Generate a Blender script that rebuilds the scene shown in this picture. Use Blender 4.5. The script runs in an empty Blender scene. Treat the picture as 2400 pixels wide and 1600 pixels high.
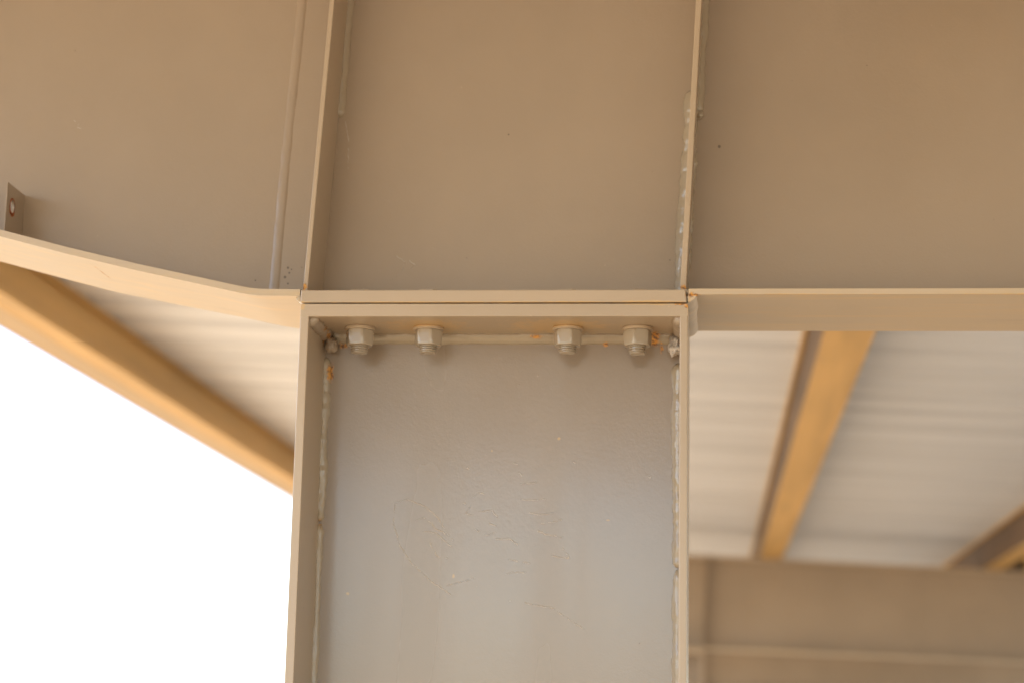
import bpy, bmesh, math, random
from mathutils import Vector, Matrix, noise
random.seed(7)
sc = bpy.context.scene
col = sc.collection
R = math.radians

# ---------------------------------------------------------------- camera
cam_d = bpy.data.cameras.new("camera")
cam = bpy.data.objects.new("camera", cam_d)
col.objects.link(cam)
sc.camera = cam
rot = Matrix(((0.9951016, -0.0010158, 0.0988524),
              (0.0966685, -0.1992727, -0.9751644),
              (0.0206892, 0.9799435, -0.1981984)))
cam.matrix_world = Matrix.Translation((0, -2.155, 1.70)) @ rot.to_4x4()
cam_d.sensor_width = 36
cam_d.lens = 69.0
cam_d.clip_start = 0.05
cam_d.clip_end = 6000
cam_d.dof.use_dof = True
cam_d.dof.focus_distance = 2.055
cam_d.dof.aperture_fstop = 4.3

# ---------------------------------------------------------------- sky and sun
SUN_EL, SUN_AZ = R(56), R(245)          # azimuth clockwise from +Y
w = bpy.data.worlds.new("World")
sc.world = w
w.use_nodes = True
wn = w.node_tree
sky = wn.nodes.new("ShaderNodeTexSky")
sky.sky_type = 'NISHITA'
sky.sun_disc = False
sky.sun_elevation = SUN_EL
sky.sun_rotation = SUN_AZ
sky.dust_density = 1.0
sky.air_density = 1.0
sky.ozone_density = 3.0
bg = wn.nodes["Background"]
bg.inputs["Strength"].default_value = 0.15
wn.links.new(sky.outputs[0], bg.inputs["Color"])
sun_d = bpy.data.lights.new("sun", 'SUN')
sun_d.energy = 2.15
sun_d.angle = R(0.5)
sun_d.color = (1.0, 0.94, 0.85)
sun = bpy.data.objects.new("sun", sun_d)
col.objects.link(sun)
sdir = Vector((math.sin(SUN_AZ) * math.cos(SUN_EL), math.cos(SUN_AZ) * math.cos(SUN_EL), math.sin(SUN_EL)))
sun.rotation_euler = sdir.to_track_quat('Z', 'Y').to_euler()
sun.location = sdir * 30

sc.view_settings.view_transform = 'Standard'
sc.view_settings.look = 'None'
sc.view_settings.exposure = 2.05
sc.view_settings.gamma = 1.0
sc.cycles.max_bounces = 12
sc.cycles.diffuse_bounces = 8
sc.cycles.use_denoising = True
sc.cycles.sample_clamp_indirect = 10


# ---------------------------------------------------------------- node helpers
def new_mat(name):
    m = bpy.data.materials.new(name)
    m.use_nodes = True
    return m, m.node_tree, m.node_tree.nodes["Principled BSDF"]


def node(nt, t, **kw):
    n = nt.nodes.new(t)
    for k, v in kw.items():
        setattr(n, k, v)
    return n


def setin(nt, sock, v):
    if hasattr(v, 'is_output') or isinstance(v, bpy.types.NodeSocket):
        nt.links.new(v, sock)
    else:
        sock.default_value = v


def math_n(nt, op, a, b=None, c=None, clamp=False):
    n = node(nt, "ShaderNodeMath", operation=op, use_clamp=clamp)
    for i, v in enumerate((a, b, c)):
        if v is not None:
            setin(nt, n.inputs[i], v)
    return n.outputs[0]


def maprange(nt, v, a, b, c, d, smooth=True):
    n = node(nt, "ShaderNodeMapRange", interpolation_type='SMOOTHSTEP' if smooth else 'LINEAR')
    setin(nt, n.inputs[0], v)
    for i, x in enumerate((a, b, c, d)):
        n.inputs[1 + i].default_value = x
    return n.outputs[0]


def mix(nt, fac, a, b):
    n = node(nt, "ShaderNodeMix", data_type='RGBA')
    setin(nt, n.inputs[0], fac)
    for s, v in ((n.inputs[6], a), (n.inputs[7], b)):
        setin(nt, s, v if not isinstance(v, tuple) else (*v, 1.0))
    return n.outputs[2]


def noise_n(nt, vec, scale, detail=4, rough=0.5):
    n = node(nt, "ShaderNodeTexNoise")
    n.inputs["Scale"].default_value = scale
    n.inputs["Detail"].default_value = detail
    n.inputs["Roughness"].default_value = rough
    if vec is not None:
        nt.links.new(vec, n.inputs["Vector"])
    return n.outputs["Fac"]


def scaled(nt, vec, s):
    n = node(nt, "ShaderNodeVectorMath", operation='MULTIPLY')
    nt.links.new(vec, n.inputs[0])
    n.inputs[1].default_value = s
    return n.outputs[0]


def spots(nt, pos, pts, wob, last=None):
    """mask of blotches: each (centre, radii); the outline is broken by noise"""
    for c, r in pts:
        s = node(nt, "ShaderNodeVectorMath", operation='SUBTRACT')
        nt.links.new(pos, s.inputs[0])
        s.inputs[1].default_value = c
        d = node(nt, "ShaderNodeVectorMath", operation='DIVIDE')
        nt.links.new(s.outputs[0], d.inputs[0])
        d.inputs[1].default_value = r
        l = node(nt, "ShaderNodeVectorMath", operation='LENGTH')
        nt.links.new(d.outputs[0], l.inputs[0])
        last = l.outputs["Value"] if last is None else math_n(nt, 'MINIMUM', last, l.outputs["Value"])
    v = math_n(nt, 'ADD', last, wob)
    return maprange(nt, v, 0.55, 1.15, 1.0, 0.0)


RUST = [((-0.0252, -0.085, 2.1800), (.0052, .01, .0035)), ((-0.0172, -0.105, 2.1668), (.006, .015, .0036)),
        ((-0.0130, -0.105, 2.1672), (.007, .012, .0018)),
        ((-0.0272, -0.105, 2.1573), (.0085, .01, .0020)), ((-0.020, -0.105, 2.155), (.004, .01, .0025)),
        ((-0.4407, -0.085, 2.1805), (.0035, .01, .006)), ((-0.4034, -0.045, 2.137), (.010, .02, .0040)),
        ((-0.4100, -0.008, 2.1320), (.007, .01, .0040)), ((-0.4249, -0.050, 2.1421), (.005, .02, .005)),
        ((-0.4215, -0.030, 2.138), (.007, .012, .004)), ((-0.4314, -0.020, 2.135), (.005, .01, .007)),
        ((-0.4235, -0.006, 2.1010), (.0045, .01, .012)), ((-0.0580, -0.012, 2.139), (.007, .02, .010)),
        ((-0.0501, -0.006, 2.1297), (.003, .008, .007)), ((-0.0400, -0.020, 2.138), (.005, .015, .005)),
        ((-0.1907, -0.010, 2.1409), (.007, .01, .003)), ((-0.1125, -0.006, 2.1339), (.0035, .008, .0028)),
        
        
        ((-0.6874, -0.030, 2.2058), (.0012, .05, .0100)),
        ((-0.4263, -0.060, 1.9234), (.004, .0016, .008)), ((-0.4240, -0.030, 1.8101), (.004, .004, .007)),
        ((-0.4261, -0.012, 1.930), (.004, .008, .007)), ((-0.3725, -0.035, 2.1180), (.0045, .01, .0016))]
PITS = [((x, -.004, z), (a * .7, .004, a * .75)) for x, z, a in (
    (0.0138, 2.3628, .0028), (-0.0065, 2.3995, .0034), (-0.2270, 2.3793, .0016), (-0.4777, 2.2227, .0022), (-0.4759, 2.2167, .0019),
    (-0.4807, 2.2117, .0026), (-0.4736, 2.2207, .0015), (-0.4770, 2.2040, .0018), (-0.5150, 2.2080, .0016), (-0.0416, 2.2304, .0014), (-0.0061, 2.4284, .0015))]
OCHRE = [((-0.2379, -0.004, 2.0132), (0.0012, .006, 0.0025)), ((-0.1634, -0.004, 2.0275), (0.0021, .006, 0.0018)), ((-0.3944, -0.004, 1.8534), (0.0023, .006, 0.0023)), ((-0.1080, -0.004, 1.9374), (0.0030, .006, 0.0012)), ((-0.2772, -0.004, 1.8746), (0.0019, .006, 0.0034)),
         ((-0.23, -0.105, 2.1588), (.25, .01, .0019)), ((-0.06, -0.105, 2.1588), (.045, .01, .0035)),
         ((-0.0185, -0.105, 2.140), (.0022, .01, .045)), ((-0.437, -0.105, 2.1560), (.003, .01, .006)),
         ((0.10, -0.105, 2.1665), (.14, .006, .0022)), ((0.36, -0.105, 2.1665), (.14, .006, .0022)),
         ((-0.432, -0.085, 2.180), (.006, .02, .008)), ((-0.3073, -.055, 2.1437), (.055, .045, .0022)),  # last one: golden bounce light painted under the cap plate
         ((-0.1623, -.055, 2.1437), (.065, .045, .0022)), ((0.07, -0.105, 1.95), (.002, .01, .002))]  # first one: more painted bounce light, round the right-hand bolts


def paint(name, base=(.350, .267, .187), rough=.30, rust=True, streak=0.0, bump=.14, grime=.5, coat=0.0, stain=False):
    m, nt, b = new_mat(name)
    tc = node(nt, "ShaderNodeTexCoord").outputs["Object"]
    pos = node(nt, "ShaderNodeNewGeometry").outputs["Position"]
    big = noise_n(nt, tc, 3.0, 5, .55)
    mid = noise_n(nt, tc, 26.0, 5, .6)
    fine = noise_n(nt, tc, 420.0, 3, .6)
    c1 = mix(nt, maprange(nt, big, .3, .7, 0, 1), tuple(x * .94 for x in base), tuple(min(1, x * 1.05) for x in base))
    c2 = mix(nt, maprange(nt, mid, .48, .8, 0, .35 * grime), c1, (base[0] * 1.12, base[1] * 1.06, base[2] * .94))
    # pale and dark specks of grit caught in the paint
    vor = node(nt, "ShaderNodeTexVoronoi")
    vor.inputs["Scale"].default_value = 95.0
    nt.links.new(tc, vor.inputs["Vector"])
    sel = node(nt, "ShaderNodeSeparateColor")
    nt.links.new(vor.outputs["Color"], sel.inputs[0])
    gate = math_n(nt, 'GREATER_THAN', math_n(nt, 'ADD', sel.outputs[0], math_n(nt, 'MULTIPLY', mid, .35)), 1.16)
    near = maprange(nt, vor.outputs["Distance"], .05, .13, 1, 0)
    speck = math_n(nt, 'MULTIPLY', gate, near)
    dark = math_n(nt, 'GREATER_THAN', sel.outputs[1], .62)
    sc_ = mix(nt, dark, tuple(min(1, x * 1.5) for x in base), (.09, .065, .045))
    c3 = mix(nt, math_n(nt, 'MULTIPLY', speck, .42), c2, sc_)
    # long strokes left by rain and the brush
    st = noise_n(nt, scaled(nt, tc, (11.0, 11.0, .75)), 1.0, 3, .45)
    rg = math_n(nt, 'ADD', rough, maprange(nt, big, .3, .7, -.02, .02))
    if streak:
        rg = math_n(nt, 'ADD', rg, maprange(nt, st, .40, .60, -.05 * streak, .07 * streak))
        c3 = mix(nt, maprange(nt, st, .42, .58, 0, .07), c3, tuple(x * .85 for x in base))
    if stain:
        sv = noise_n(nt, scaled(nt, tc, (5.0, 60.0, 60.0)), 1.0, 5, .6)
        c3 = mix(nt, maprange(nt, sv, .50, .70, 0, .45), c3, (.62, .42, .19))
        c3 = mix(nt, maprange(nt, sv, .44, .30, 0, .35), c3, (.40, .30, .21))
    if coat:
        b.inputs["Coat Weight"].default_value = coat
        b.inputs["Coat Roughness"].default_value = .12
    patch = maprange(nt, noise_n(nt, tc, 7.0, 3), .35, .65, .05, 1.0)
    fine = math_n(nt, 'MULTIPLY', fine, patch)
    bh = math_n(nt, 'ADD', math_n(nt, 'MULTIPLY', fine, .7), math_n(nt, 'MULTIPLY', speck, 1.2))
    bh = math_n(nt, 'ADD', bh, math_n(nt, 'MULTIPLY', noise_n(nt, tc, 210.0, 2), .5))
    bp = node(nt, "ShaderNodeBump")
    bp.inputs["Strength"].default_value = bump
    bp.inputs["Distance"].default_value = .0012
    nt.links.new(bh, bp.inputs["Height"])
    nt.links.new(bp.outputs[0], b.inputs["Normal"])
    if rust:
        wob = math_n(nt, 'MULTIPLY', math_n(nt, 'SUBTRACT', noise_n(nt, pos, 190.0, 6, .7), .45), 2.6)
        wob2 = math_n(nt, 'MULTIPLY', math_n(nt, 'SUBTRACT', noise_n(nt, pos, 90.0, 5, .7), .44), 2.0)
        om = math_n(nt, 'MULTIPLY', spots(nt, pos, OCHRE, wob2), .55)
        rm = spots(nt, pos, RUST, wob)
        pm = math_n(nt, 'MULTIPLY', spots(nt, pos, PITS, math_n(nt, 'MULTIPLY', wob, .25)), .8)
        c3 = mix(nt, pm, c3, (.075, .05, .03))
        rc = mix(nt, maprange(nt, noise_n(nt, pos, 320.0, 3), .35, .6, 0, 1), (.15, .05, .010), (.66, .29, .035))
        c3 = mix(nt, om, c3, (.62, .38, .13))
        c3 = mix(nt, math_n(nt, 'MULTIPLY', rm, .88), c3, rc)
        rg = math_n(nt, 'ADD', rg, math_n(nt, 'MULTIPLY', rm, .45), clamp=True)
    nt.links.new(c3, b.inputs["Base Color"])
    nt.links.new(rg, b.inputs["Roughness"])
    b.inputs["IOR"].default_value = 1.6
    return m


def simple(name, base, rough, scale=8.0, var=.08, stretch=(1, 1, 1), metallic=0.0, bump=0.0, bscale=80):
    m, nt, b = new_mat(name)
    tc = node(nt, "ShaderNodeTexCoord").outputs["Object"]
    v = scaled(nt, tc, stretch)
    n = noise_n(nt, v, scale, 5, .6)
    c = mix(nt, maprange(nt, n, .3, .7, 0, 1), tuple(x * (1 - var) for x in base), tuple(min(1, x * (1 + var)) for x in base))
    nt.links.new(c, b.inputs["Base Color"])
    b.inputs["Roughness"].default_value = rough
    b.inputs["Metallic"].default_value = metallic
    if bump:
        bp = node(nt, "ShaderNodeBump")
        bp.inputs["Strength"].default_value = bump
        bp.inputs["Distance"].default_value = .002
        nt.links.new(noise_n(nt, tc, bscale, 5, .65), bp.inputs["Height"])
        nt.links.new(bp.outputs[0], b.inputs["Normal"])
    return m


PAINT = paint("greige_paint", streak=0.0)
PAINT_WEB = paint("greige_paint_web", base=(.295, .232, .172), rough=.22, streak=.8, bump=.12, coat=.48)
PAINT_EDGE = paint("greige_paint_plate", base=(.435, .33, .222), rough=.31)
WELD = paint("greige_paint_weld", base=(.37, .30, .21), rough=.15, bump=.4)
FLANGE = paint("greige_paint_brushed", base=(.50, .388, .262), rough=.42, grime=1.0, stain=True)
PURLIN = simple("ochre_primer", (.57, .345, .115), .5, 4, .14, (3.5, .25, 3.5))
PURLIN_PALE = simple("faded_ochre_primer", (.47, .325, .175), .5, 4, .12, (3.5, .25, 3.5))
PURLIN_DARK = simple("dark_brown_steel", (.13, .078, .045), .6, 5, .3, (2.5, .5, 2.5))  # darker brown, for the purlin webs and the cleat's side plate
SHEET = simple("pale_roof_sheet", (.635, .645, .69), .40, 2, .12, (.25, 4, 1))
NUT = paint("greige_paint_nut", base=(.37, .30, .215), rough=.18, bump=.08)
SLAG = simple("weld_slag", (.50, .45, .40), .55, 160, .55, bump=1.0, bscale=220)
SCRATCH = simple("scratched_paint", (.58, .51, .43), .5)
RUSTY = simple("raw_rust", (.28, .07, .02), .8, 200, .5)
SAND = simple("sandy_soil", (.48, .35, .20), .9, .6, .14, bump=.4, bscale=30)


# ---------------------------------------------------------------- mesh helpers
def tag(o, label=None, cat=None, group=None, kind=None):
    for k, v in (('label', label), ('category', cat), ('group', group), ('kind', kind)):
        if v:
            o[k] = v
    return o


def thing(name, loc, label, cat, group=None):
    o = bpy.data.objects.new(name, None)
    o.empty_display_size = .1
    o.location = loc
    col.objects.link(o)
    return tag(o, label, cat, group)


def link(name, bm, mat, parent=None, smooth=None, bevel=0.0):
    bmesh.ops.recalc_face_normals(bm, faces=bm.faces)
    if parent is not None:
        off = Vector(parent.location)
        bmesh.ops.translate(bm, verts=bm.verts, vec=-off)
    me = bpy.data.meshes.new(name)
    bm.to_mesh(me)
    bm.free()
    for mm in (mat if isinstance(mat, (list, tuple)) else [mat]):
        me.materials.append(mm)
    o = bpy.data.objects.new(name, me)
    col.objects.link(o)
    if parent is not None:
        o.parent = parent
    if smooth is not None:
        me.polygons.foreach_set("use_smooth", [True] * len(me.polygons))
        if smooth < 180:
            me.set_sharp_from_angle(angle=R(smooth))
    if bevel:
        bv = o.modifiers.new("bevel", 'BEVEL')
        bv.width = bevel
        bv.segments = 2
        bv.limit_method = 'ANGLE'
        bv.angle_limit = R(40)
    return o


def prism(bm, poly, y0, y1):
    """extrude an (x, z) outline along y"""
    a = [bm.verts.new((x, y0, z)) for x, z in poly]
    b = [bm.verts.new((x, y1, z)) for x, z in poly]
    n = len(poly)
    bm.faces.new(a)
    bm.faces.new(list(reversed(b)))
    for i in range(n):
        j = (i + 1) % n
        bm.faces.new((a[j], a[i], b[i], b[j]))
    return bm


def P(poly, y0, y1):
    return prism(bmesh.new(), poly, y0, y1)


def rect(x0, z0, x1, z1):
    return [(x0, z0), (x1, z0), (x1, z1), (x0, z1)]


def bead(bm, pts, r, seed=0, step=.0022, rough=.20, ripple=.05, n=16, face=None):
    """weld bead: a lumpy tube along a polyline"""
    pts = [Vector(p) for p in pts]
    face = Vector(face).normalized() if face else None
    path = []
    for a, b in zip(pts, pts[1:]):
        k = max(2, int((b - a).length / step))
        path += [a.lerp(b, i / k) for i in range(k)]
    path.append(pts[-1])
    rings = []
    L = 0.0
    for i, p in enumerate(path):
        t = (path[min(i + 1, len(path) - 1)] - path[max(i - 1, 0)]).normalized()
        u = t.orthogonal().normalized()
        v = t.cross(u)
        if i:
            L += (p - path[i - 1]).length
        e = min(1.0, (min(i, len(path) - 1 - i) + .6) / 2.6)
        ring = []
        for k in range(n):
            a = 2 * math.pi * k / n
            d = u * math.cos(a) + v * math.sin(a)
            q = p + d * r
            nz = noise.noise(q * 130 + Vector((seed * 7.3, 0, 0))) * rough + noise.noise(q * 45 + Vector((0, seed * 3.1, 0))) * rough * 1.3
            nz += noise.noise(p * 22 + Vector((seed, 2, 5))) * rough * .9 + noise.noise(q * 330) * rough * .45
            rr = r * math.sqrt(e) * (1 + nz + ripple * (.5 + noise.noise(p * 35)) * math.sin(L * 2 * math.pi / .0058 + 1.4 * noise.noise(q * 60)))
            if face is not None:
                c = d.dot(face)
                if c > .3:
                    rr = min(rr, rr * .36 + .64 * r * .80 / c)
            ring.append(bm.verts.new(p + d * rr))
        rings.append(ring)
    for a, b in zip(rings, rings[1:]):
        for k in range(n):
            bm.faces.new((a[k], a[(k + 1) % n], b[(k + 1) % n], b[k]))
    bm.faces.new(rings[0])
    bm.faces.new(list(reversed(rings[-1])))
    return bm


def blob(bm, c, r, seed, amp=.35, scl=(1, 1, 1)):
    res = bmesh.ops.create_icosphere(bm, subdivisions=4, radius=1.0)
    for v in res['verts']:
        d = v.co.normalized()
        k = 1 + amp * noise.noise(d * 1.7 + Vector((seed, 0, 0))) + amp * .5 * noise.noise(d * 5 + Vector((0, seed, 0)))
        v.co = Vector(c) + Vector((d.x * scl[0], d.y * scl[1], d.z * scl[2])) * r * k
    return bm


def revolve(bm, prof, c, n=32):
    """turn a (radius, z) outline about the vertical through c"""
    rings = []
    for r, z in prof:
        rings.append([bm.verts.new((c[0] + r * math.cos(2 * math.pi * k / n), c[1] + r * math.sin(2 * math.pi * k / n), c[2] + z)) for k in range(n)])
    for a, b in zip(rings, rings[1:]):
        for k in range(n):
            bm.faces.new((a[k], a[(k + 1) % n], b[(k + 1) % n], b[k]))
    bm.faces.new(rings[0])
    bm.faces.new(list(reversed(rings[-1])))
    return bm


def roof_z(x):
    return 2.636 - .038 * x


# ---------------------------------------------------------------- ground
bm = bmesh.new()
for v in ((-1500, -1500), (1500, -1500), (1500, 1500), (-1500, 1500)):
    bm.verts.new((v[0], v[1], 0))
bm.faces.new(bm.verts)
tag(link("ground", bm, SAND), kind='structure')


# ---------------------------------------------------------------- steel frame
FR, BK = -.105, .105
HW = .004                                   # half the web thickness
SCRIBBLE = [
    [(-0.2789, 1.8532), (-0.3007, 1.8673), (-0.3249, 1.8883), (-0.3393, 1.9095), (-0.346, 1.9328), (-0.3447, 1.9544), (-0.331, 1.9585), (-0.3111, 1.9508), (-0.2969, 1.9392), (-0.2867, 1.9237), (-0.2786, 1.914)],
    [(-0.2147, 1.8483), (-0.1914, 1.8448), (-0.1682, 1.8413), (-0.1507, 1.8301), (-0.1333, 1.819)],
    [(-0.3204, 1.935), (-0.3127, 1.939), (-0.3026, 1.9323), (-0.2985, 1.9255), (-0.2906, 1.9236), (-0.2835, 1.914)],
    [(-0.304, 1.9118), (-0.3018, 1.9041), (-0.2937, 1.8945), (-0.2849, 1.8936)],
    [(-0.3122, 1.9234), (-0.2984, 1.9216), (-0.2864, 1.912), (-0.2783, 1.9043)],
    [(-0.2679, 1.9551), (-0.26, 1.9522), (-0.2656, 1.9434), (-0.2577, 1.9415)],
    [(-0.2582, 1.9611), (-0.2505, 1.967), (-0.2426, 1.9651)],
    [(-0.2517, 1.9338), (-0.2399, 1.9329), (-0.2311, 1.9301)],
    [(-0.25, 1.9455), (-0.2363, 1.9476), (-0.2303, 1.9398)],
    [(-0.2534, 1.926), (-0.2435, 1.9193), (-0.2319, 1.9223)],
    [(-0.2056, 1.9762), (-0.1959, 1.9773), (-0.1871, 1.9789)],
    [(-0.2034, 1.9596), (-0.1916, 1.9587), (-0.1761, 1.9602)],
    [(-0.1953, 1.9451), (-0.1835, 1.9426), (-0.169, 1.9453)],
    [(-0.1814, 1.9335), (-0.1698, 1.9346), (-0.1582, 1.9376)],
    [(-0.1852, 1.9248), (-0.1754, 1.921), (-0.1579, 1.9183)],
    [(-0.2317, 1.9155), (-0.2161, 1.9163), (-0.2063, 1.909)],
    [(-0.2157, 1.8935), (-0.2039, 1.8907), (-0.1932, 1.8889)],
    [(-0.1692, 1.8975), (-0.1595, 1.8964), (-0.1498, 1.8952), (-0.1577, 1.9057)],
    [(-0.2202, 1.877), (-0.2095, 1.8791), (-0.1979, 1.8792)],
    [(-0.0619, 1.991), (-0.0615, 1.9842), (-0.0638, 1.9852)],
    [(-0.214, 1.9997), (-0.209, 1.9988)], [(-0.2079, 1.9889), (-0.2029, 1.9854)],
    [(-0.1465, 2.0016), (-0.1426, 1.9996)], [(-0.265, 1.9944), (-0.2625, 1.9925)],
    [(-0.285, 1.8637), (-0.2695, 1.8677), (-0.2541, 1.8718)]]

RAFTER_MARKS = [[(-0.3522, 2.2364), (-0.3421, 2.2288), (-0.3466, 2.2164), (-0.3562, 2.2089)], [(-0.4175, 2.3971), (-0.4131, 2.3739), (-0.4127, 2.338)],
                [(-0.7424, 2.4021), (-0.7354, 2.3978), (-0.7376, 2.3926), (-0.7323, 2.391)], [(-.338, 2.231), (-.331, 2.226), (-.336, 2.221)]]


def add_scratch(bm, line, y, r):
    """a broken raised scratch line lying on the web face"""
    pts = [Vector((x, y, z)) for x, z in line]
    path = []
    for a, b in zip(pts, pts[1:]):
        k = max(2, int((b - a).length / .0015))
        path += [a.lerp(b, i / k) for i in range(k)]
    path.append(pts[-1])
    prev = None
    for i, p in enumerate(path):
        j = Vector((noise.noise(p * 220), 0, noise.noise(p * 220 + Vector((9, 9, 9))))) * .0011
        g = noise.noise(p * 170 + Vector((3, 1, 4)))
        q = p + j
        if g < -.36:
            prev = None
            continue
        rr = r * (.55 + .7 * abs(g))
        ring = [bm.verts.new((q.x + dx * rr, y + dy * rr, q.z + dz * rr)) for dx, dy, dz in ((-.7, .3, -.7), (0, -.75, 0), (.7, .3, .7))]
        if prev:
            for k in range(2):
                bm.faces.new((prev[k], prev[k + 1], ring[k + 1], ring[k]))
        prev = ring


def make_column(y, label, detail):
    t = thing("steel_column", (-.23, y, 0), label, "column", "columns carrying the canopy rafters")
    fr, bk = y + FR, y + BK
    bm = P(rect(-.4300, .02, -.0290, 2.1436), y - HW, y + HW)
    if detail:
        n0 = len(bm.faces)
        for i, l in enumerate(SCRIBBLE):
            add_scratch(bm, l, y - HW, .0009 if i else .0008)
        bm.faces.ensure_lookup_table()
        for f in bm.faces[n0:]:
            f.material_index = 1
    link("web", bm, [PAINT_WEB, SCRATCH], t)
    link("flange", P([(-.4405, .02), (-.4300, .02), (-.4300, 2.150), (-.4393, 2.150)], fr, bk - .0004), PAINT_EDGE, t, bevel=.0008)
    link("flange", P([(-.0290, .02), (-.0210, .02), (-.0202, 2.150), (-.0290, 2.150)], fr, bk - .0004), PAINT_EDGE, t, bevel=.0012)
    cp = link("cap_plate", P(rect(-.4393, 2.1438, -.0200, 2.1578), fr - .0002, bk), PAINT_EDGE, t, bevel=.0006)
    link("base_plate", P(rect(-.49, .0, .03, .02), y - .16, y + .16), PAINT_EDGE, t, bevel=.002)
    wb = y - HW
    if detail:
        b = bead(bmesh.new(), [(-.424, wb + .001, 2.1425), (-.034, wb + .001, 2.1425)], .0092, 1, rough=.10, ripple=.0, face=(0, -1, -1))
        link("weld_bead", b, WELD, t, smooth=180)
        b = bead(bmesh.new(), [(-.4295, wb, 2.118), (-.4293, wb, 1.933)], .0064, 2, rough=.26, face=(1, -1, 0))
        bead(b, [(-.4293, wb, 1.930), (-.4298, wb, .10)], .0054, 3, step=.004, rough=.2, face=(1, -1, 0))
        link("weld_bead", b, WELD, t, smooth=180)
        b = bead(bmesh.new(), [(-.0302, wb, 2.112), (-.0296, wb, 1.886)], .0085, 4, rough=.20, face=(-1, -1, 0))
        bead(b, [(-.0296, wb, 1.884), (-.0296, wb, .10)], .0080, 5, step=.004, rough=.20, face=(-1, -1, 0))
        link("weld_bead", b, WELD, t, smooth=180)
        # corner beads running back under the cap plate
        b = bead(bmesh.new(), [(-.4285, fr + .006, 2.1425), (-.4285, wb - .010, 2.1425)], .0082, 6, rough=.16, face=(1, 0, -1))
        blob(b, (-.4215, wb - .012, 2.130), .0075, 3.2, .25, (1, 1, 1.05))
        link("weld_bead", b, PAINT, t, smooth=180)
        b = bead(bmesh.new(), [(-.0295, fr + .004, 2.1425), (-.0295, wb - .010, 2.1425)], .0076, 7, rough=.16, face=(-1, 0, -1))
        link("weld_bead", b, PAINT, t, smooth=180)
        b = blob(bmesh.new(), (-.0345, wb - .016, 2.1300), .0098, 8.7, .45, (.75, .9, 1.15))
        tag(link("weld_slag", b, SLAG, t, smooth=60), "bare grey lump of slag in the corner")
    return t


L_TOP = [(-1.78, 2.512), (-.95, 2.2880), (-.783, 2.2430), (-.704, 2.2223), (-.6255, 2.2036), (-.5484, 2.1868), (-.530, 2.1828), (-.5098, 2.1784), (-.4975, 2.1760), (-.485, 2.1748), (-.4410, 2.1742)]


def lower_edge(top, th):
    out = []
    for i, (x, z) in enumerate(top):
        a = Vector(top[max(0, i - 1)])
        b = Vector(top[min(len(top) - 1, i + 1)])
        d = (b - a).normalized()
        out.append((x + d.y * th, z - d.x * th))
    return out


def stiff_x(x_low, z):                     # the stiffeners stand square to the sloping roof
    return x_low + .0500 * (z - 2.18)


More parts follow.
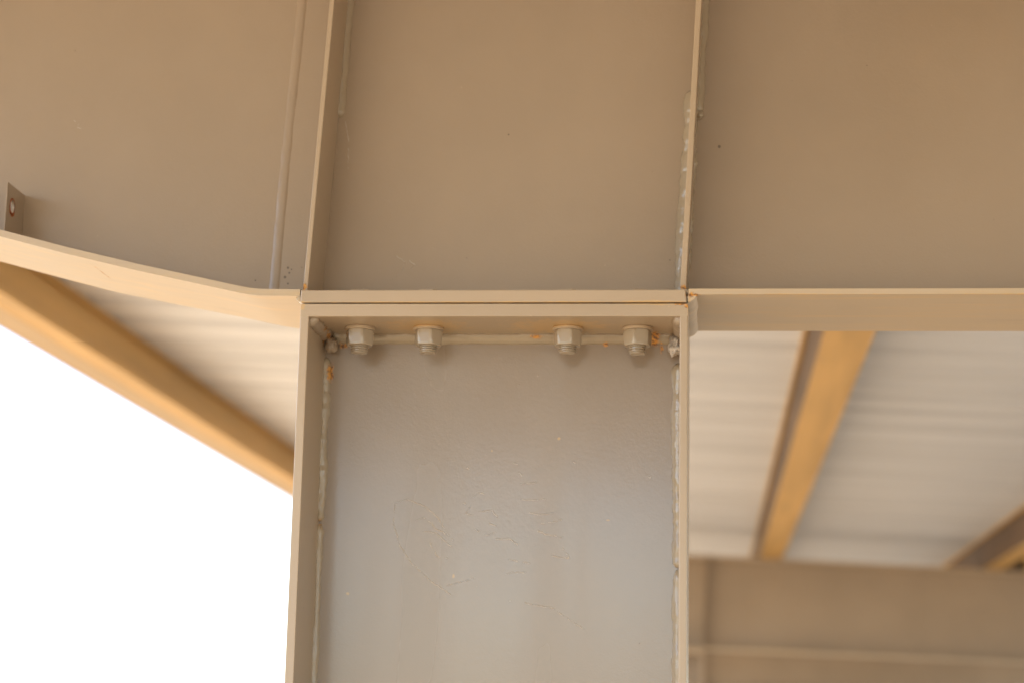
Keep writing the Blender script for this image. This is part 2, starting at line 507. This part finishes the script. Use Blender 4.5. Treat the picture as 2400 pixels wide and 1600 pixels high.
def make_rafter(y, label, detail, fall=0.0):
    t = thing("tapered_rafter", (-.23, y, 2.158), label, "roof beam", "rafters of the canopy")
    fr, bk = y + FR, y + BK
    wb = y - HW
    XR = 4.2
    zr = lambda x: 2.1742 + fall * (x + .02)
    web = L_TOP + [(-.0190, 2.1735), (XR, zr(XR)), (XR, roof_z(XR) - .008), (-1.78, roof_z(-1.78) - .008)]
    bm = P(web, y - HW, y + HW)
    if detail:
        n0 = len(bm.faces)
        for l in RAFTER_MARKS:
            add_scratch(bm, l, y - HW, .0007)
        bm.faces.ensure_lookup_table()
        for f in bm.faces[n0:]:
            f.material_index = 1
    link("web", bm, [PAINT, SCRATCH], t)
    link("top_flange", P([(-1.775, roof_z(-1.775) - .008), (XR, roof_z(XR) - .008), (XR, roof_z(XR)), (-1.775, roof_z(-1.775))], fr, y + .09), PAINT_EDGE, t, bevel=.001)
    low = lower_edge(L_TOP, .0074)
    b = P(L_TOP + list(reversed(low)), fr + .001, y + .090)
    for v in b.verts:                      # rolled a little askew: the rear edge runs straighter into the joint
        if v.co.y > y:
            v.co.z += .0055 * max(0, min(1, (v.co.x + .72) / .15)) - .0040 * max(0, min(1, (v.co.x + .50) / .06))
    o = link("bottom_flange", b, FLANGE, t, smooth=30)
    tag(o, "pale rising flange left of the column")
    o = link("bottom_flange", P([(-.0195, 2.1676), (XR, zr(XR) - .0066), (XR, zr(XR)), (-.0195, 2.1742)], fr, y + .085), FLANGE, t, bevel=.0006)
    link("end_plate", P([(-.4400, 2.1592), (-.0215, 2.1592), (-.0230, 2.1732), (-.4400, 2.1732)], fr, bk), PAINT_EDGE, t, bevel=.0012)
    zt = 2.620
    for xl, xr in ((-.4420, -.4367), (-.0289, -.0225)):
        poly = [(stiff_x(xl, 2.1745), 2.1745), (stiff_x(xr, 2.1745), 2.1745), (stiff_x(xr, zt), zt), (stiff_x(xl, zt), zt)]
        link("stiffener", P(poly, y - .085, wb), PAINT_EDGE, t, bevel=.0009)
        if not detail:
            poly = [(x, z) for x, z in poly]
            link("stiffener", P(poly, y + HW, y + .085), PAINT_EDGE, t, bevel=.0009)
    if detail:
        b = bead(bmesh.new(), [(stiff_x(-.4362, 2.62), wb, 2.62), (stiff_x(-.4362, 2.402), wb, 2.402)], .0066, 11, rough=.2, ripple=.0, face=(1, -1, 0))
        link("weld_bead", b, WELD, t, smooth=180)
        b = bead(bmesh.new(), [(stiff_x(-.0222, 2.62), wb, 2.62), (stiff_x(-.0222, 2.402), wb, 2.402)], .0070, 12, rough=.2, ripple=.0, face=(1, -1, 0))
        blob(b, (stiff_x(-.0205, 2.402), wb - .001, 2.400), .006, 5.0, .3)
        link("weld_bead", b, WELD, t, smooth=180)
        b = bead(bmesh.new(), [(stiff_x(-.0290, 2.429), wb, 2.429), (stiff_x(-.0296, 2.18), wb, 2.178)], .0088, 13, rough=.22, ripple=.02, face=(-1, -1, 0))
        link("weld_bead", b, WELD, t, smooth=180)
        # butt weld that joins the cantilever's web to the web over the column
        b = bead(bmesh.new(), [(-.4703, y + .0015, 2.620), (-.4748, y + .0015, 2.5473), (-.4868, y + .0015, 2.3385), (-.4935, y + .0015, 2.178)], .0078, 14, step=.003, rough=.05, ripple=.0)
        for v in b.verts:
            v.co.y = wb + (v.co.y - wb) * .55
        link("weld_bead", b, PAINT, t, smooth=180)
        b = bmesh.new()
        rows = []
        for i in range(64):
            yy = fr + .001 + .186 * i / 63
            g = lambda k: noise.noise(Vector((k * 9.1, yy * 60, 3.0))) * .0011 + noise.noise(Vector((k * 9.1, yy * 210, 8.0))) * .0006
            sec = [(-.0203, 2.1678), (-.0203, 2.1595 + g(1)), (-.0185 + g(2), 2.1602), (-.0150 + g(3), 2.1618), (-.0120 + g(4), 2.1648), (-.0105 + g(5) * 1.3, 2.1672), (-.0105, 2.1680)]
            rows.append([b.verts.new((x, yy, z)) for x, z in sec])
        for ra, rb in zip(rows, rows[1:]):
            for k in range(7):
                b.faces.new((ra[k], ra[(k + 1) % 7], rb[(k + 1) % 7], rb[k]))
        b.faces.new(rows[0])
        b.faces.new(list(reversed(rows[-1])))
        tag(link("weld_bead", b, FLANGE, t, smooth=50), "yellowed weld right of the end plate")
        b = bead(bmesh.new(), [(-.4412, fr + .003, 2.1665), (-.4412, y + .085, 2.1665)], .0045, 16, rough=.2)
        link("weld_bead", b, WELD, t, smooth=180)
        for cx in (-.4385, -.0245):
            link("weld_bead", blob(bmesh.new(), (cx, y - .083, 2.1745), .0042, cx * 20, .3, (1.8, 1, .9)), PAINT_EDGE, t, smooth=180)
        # small bracket with a drilled hole, welded upright on the web
        xr, xl = -.7945, -.7968
        y0, y1, z0, z1 = y - .061, wb, 2.240, 2.3105
        hy, hz, hr = y - .0425, 2.2865, .0068
        b = bmesh.new()
        n = 32
        side = []
        for x in (xr, xl):
            inner, outer = [], []
            for k in range(n):
                a = 2 * math.pi * k / n + math.pi / 4
                dy, dz = math.cos(a), math.sin(a)
                inner.append(b.verts.new((x, hy + hr * dy, hz + hr * 1.15 * dz)))
                s = 1 / max(abs(dy), abs(dz))
                ty, tz = dy * s, dz * s
                oy = hy + ty * ((y1 - hy) if ty > 0 else (hy - y0))
                oz = hz + tz * ((z1 - hz) if tz > 0 else (hz - z0))
                outer.append(b.verts.new((x, oy, oz)))
            side.append((inner, outer))
            for k in range(n):
                j = (k + 1) % n
                b.faces.new((inner[k], inner[j], outer[j], outer[k]))
        for k in range(n):
            j = (k + 1) % n
            f = b.faces.new((side[0][0][k], side[0][0][j], side[1][0][j], side[1][0][k]))
            b.faces.new((side[0][1][k], side[0][1][j], side[1][1][j], side[1][1][k]))
        br = link("bracket", b, [PAINT, RUSTY], t)
        tag(br, "upright bracket with a rusty drilled hole")
        # the rust ring round the hole
        b = bmesh.new()
        ra, rb = [], []
        for k in range(40):
            a = 2 * math.pi * k / 40
            o_ = 1 + .28 * max(0, -math.sin(a)) + .18 * noise.noise(Vector((math.cos(a) * 2, math.sin(a) * 2, 5)))
            ra.append(b.verts.new((xr + .0005, hy + hr * 1.0 * math.cos(a), hz + hr * 1.15 * math.sin(a))))
            rb.append(b.verts.new((xr + .0003, hy + hr * 1.30 * o_ * math.cos(a), hz + hr * 1.42 * o_ * math.sin(a))))
        for k in range(40):
            j = (k + 1) % 40
            b.faces.new((ra[k], ra[j], rb[j], rb[k]))
        rr = link("rust_ring", b, RUSTY, t)
        rr.parent = br
        rr.location = (0, 0, 0)
    return t


make_column(0.0, "near greige steel column with scratched web, bolted under the rafter in the middle", True)
make_column(8.005, "far blurred steel column seen past the near column's right edge", False)
make_rafter(0.0, "near greige steel rafter with two upright stiffeners above the bolted column", True)
make_column(16.01, "farthest steel column, mostly hidden behind the two nearer ones", False)
make_rafter(16.01, "farthest rafter, a dim band under the far rafter's lower flange", False, -.027)
make_rafter(8.005, "far blurred rafter at lower right, beneath the ends of the roof purlins", False, -.027)


# ---------------------------------------------------------------- bolts under the cap plate
def make_bolt(x, y, phi, label, extra=0.0):
    t = thing("hex_bolt", (x, y, 2.1438), label, "bolt", "bolts through the column's cap plate")
    zb = 2.1438
    b = revolve(bmesh.new(), [(.0100, 0), (.0162, 0), (.0169, -.0006), (.0169, -.0029), (.0162, -.0036), (.0100, -.0036)], (x, y, zb), 48)
    link("washer", b, PAINT_EDGE, t, smooth=35)
    # hexagon nut with chamfered corners
    bm = bmesh.new()
    n = 72
    RC = .0160
    apo = RC * math.cos(math.pi / 6)
    rings = []
    for zz, lim in ((-.0038, .0148), (-.0048, 1), (-.0180, 1), (-.0198, .0149), (-.0205, .0138)):
        ring = []
        for k in range(n):
            a = 2 * math.pi * k / n + phi
            h = ((a - phi) % (math.pi / 3)) - math.pi / 6
            r = min(apo / math.cos(h), lim)
            z = zz
            if zz == -.0180:
                z = zz + .0032 * (r - apo) / (RC - apo)
            if zz == -.0048:
                z = zz - .0014 * (r - apo) / (RC - apo)
            ring.append(bm.verts.new((x + r * math.cos(a), y + r * math.sin(a), zb + z)))
        rings.append(ring)
    for a, c in zip(rings, rings[1:]):
        for k in range(n):
            bm.faces.new((a[k], a[(k + 1) % n], c[(k + 1) % n], c[k]))
    bm.faces.new(rings[0])
    bm.faces.new(list(reversed(rings[-1])))
    link("nut", bm, NUT, t, smooth=22)
    prof = [(.0086, .030), (.0086, -.0203)]
    z = -.0206
    for k in range(3):
        prof += [(.0098, z - .0002), (.0098, z - .0010), (.0080, z - .0017), (.0080, z - .0021)]
        z -= .0023 + extra / 3
    prof += [(.0090, z - .0002), (.0088, z - .0008), (.0068, z - .0012)]
    link("shank", revolve(bmesh.new(), prof, (x, y, zb), 36), NUT, t, smooth=40)
    hb = 2.1733
    bm = bmesh.new()
    hexa = [(x + RC * math.cos(phi + k * math.pi / 3), y + RC * math.sin(phi + k * math.pi / 3)) for k in range(6)]
    lo = [bm.verts.new((p[0], p[1], hb)) for p in hexa]
    hi = [bm.verts.new((p[0], p[1], hb + .0112)) for p in hexa]
    bm.faces.new(lo)
    bm.faces.new(list(reversed(hi)))
    for k in range(6):
        bm.faces.new((lo[k], lo[(k + 1) % 6], hi[(k + 1) % 6], hi[k]))
    link("head", bm, PAINT_EDGE, t, bevel=.001)
    return t


def nphi(deg):                             # corner angle, measured from straight out of the web
    return R(-90 + deg)


make_bolt(-.3835, -.047, nphi(21.5), "leftmost greige hex bolt, its nut hanging next to the rusty left corner weld", .0006)
make_bolt(-.3068, -.047, nphi(20.5), "second bolt from the left under the cap plate, with an orange patch above its washer")
make_bolt(-.1522, -.047, nphi(19.5), "third bolt from the left, just right of the wide gap and an orange fleck")
make_bolt(-.0755, -.047, nphi(-12.7), "rightmost hex bolt, beside rust streaks and the grey lump of weld slag", .0010)


# ---------------------------------------------------------------- purlins
def make_purlin(x0, x1, dark_web, label, y0=-6.0, y1=25.0):
    z = roof_z((x0 + x1) / 2)
    t = thing("purlin", ((x0 + x1) / 2, (y0 + y1) / 2, z), label, "purlin", "purlins under the roof sheet")
    D, th, lip = .155, .003, .014
    zz = z + .001
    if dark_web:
        # plain channel: dark brown web towards the column, flanges turned away from it
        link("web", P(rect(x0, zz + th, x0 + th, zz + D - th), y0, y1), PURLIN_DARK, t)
        link("flange", P([(x0 - .002, zz), (x1, zz), (x1, zz + lip), (x1 - th, zz + lip), (x1 - th, zz + th), (x0 - .002, zz + th)], y0, y1), PURLIN, t)
        link("flange", P([(x0 - .014, zz + D), (x0 - .014, zz + D - lip), (x0 - .014 + th, zz + D - lip), (x0 - .014 + th, zz + D - th), (x1, zz + D - th), (x1, zz + D)], y0, y1), PURLIN, t)
    else:
        a, b = x1, x0
        poly = [(a, zz), (b, zz), (b, zz + D), (b + .018, zz + D), (b + .018, zz + D - lip), (b + .018 - th, zz + D - lip), (b + .018 - th, zz + D - th),
                (b + th, zz + D - th), (b + th, zz + th), (a - th, zz + th), (a - th, zz + lip), (a, zz + lip)]
        link("channel", P(poly, y0, y1), PURLIN, t)
    return t


make_purlin(-1.711, -1.650, False, "ochre edge purlin running along the open roof edge beside the white sky")
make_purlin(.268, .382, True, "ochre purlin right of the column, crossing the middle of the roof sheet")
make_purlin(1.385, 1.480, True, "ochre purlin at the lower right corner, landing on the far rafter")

st = thing("roof_cleat", (1.66, 7.93, roof_z(1.62)), "small ochre steel cleat upright on the far rafter at the right border", "cleat")
zc = roof_z(1.66) + .002
link("end_plate", P(rect(1.590, zc, 1.760, zc + .140), 7.912, 7.920), PURLIN, st)
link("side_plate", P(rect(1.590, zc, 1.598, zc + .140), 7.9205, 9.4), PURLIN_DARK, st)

# ---------------------------------------------------------------- roof sheeting, ribs across the purlins
bm = bmesh.new()
prof = []
y = -6.2
while y < 25.3:
    prof += [(y, 0), (y + .060, 0), (y + .066, .004), (y + .078, .004), (y + .084, 0), (y + .150, 0), (y + .172, .021), (y + .205, .021), (y + .227, 0)]
    y += .250
XS = [-1.785, 0.0, 2.2, 4.4]
top = []
for lift in (0.0, .0015):
    top.append([[bm.verts.new((x, yy, roof_z(x) + .1575 + zz + lift)) for yy, zz in prof] for x in XS])
for lay in top:
    for ra, rb in zip(lay, lay[1:]):
        for i in range(len(prof) - 1):
            bm.faces.new((ra[i], ra[i + 1], rb[i + 1], rb[i]))
for j in (0, len(XS) - 1):
    for i in range(len(prof) - 1):
        bm.faces.new((top[0][j][i], top[0][j][i + 1], top[1][j][i + 1], top[1][j][i]))
rt = link("roof_sheet", bm, SHEET)
tag(rt, "pale ribbed metal roof sheeting laid over the ochre purlins", "roof")
# folded trim that closes the open edge
bm = P([(-1.797, roof_z(-1.86) + .195), (-1.797, roof_z(-1.86) - .006), (-1.713, roof_z(-1.86) - .006), (-1.713, roof_z(-1.86) - .004), (-1.795, roof_z(-1.86) - .004), (-1.795, roof_z(-1.86) + .195)], -6.2, 25.2)
link("edge_trim", bm, PURLIN_PALE, rt)
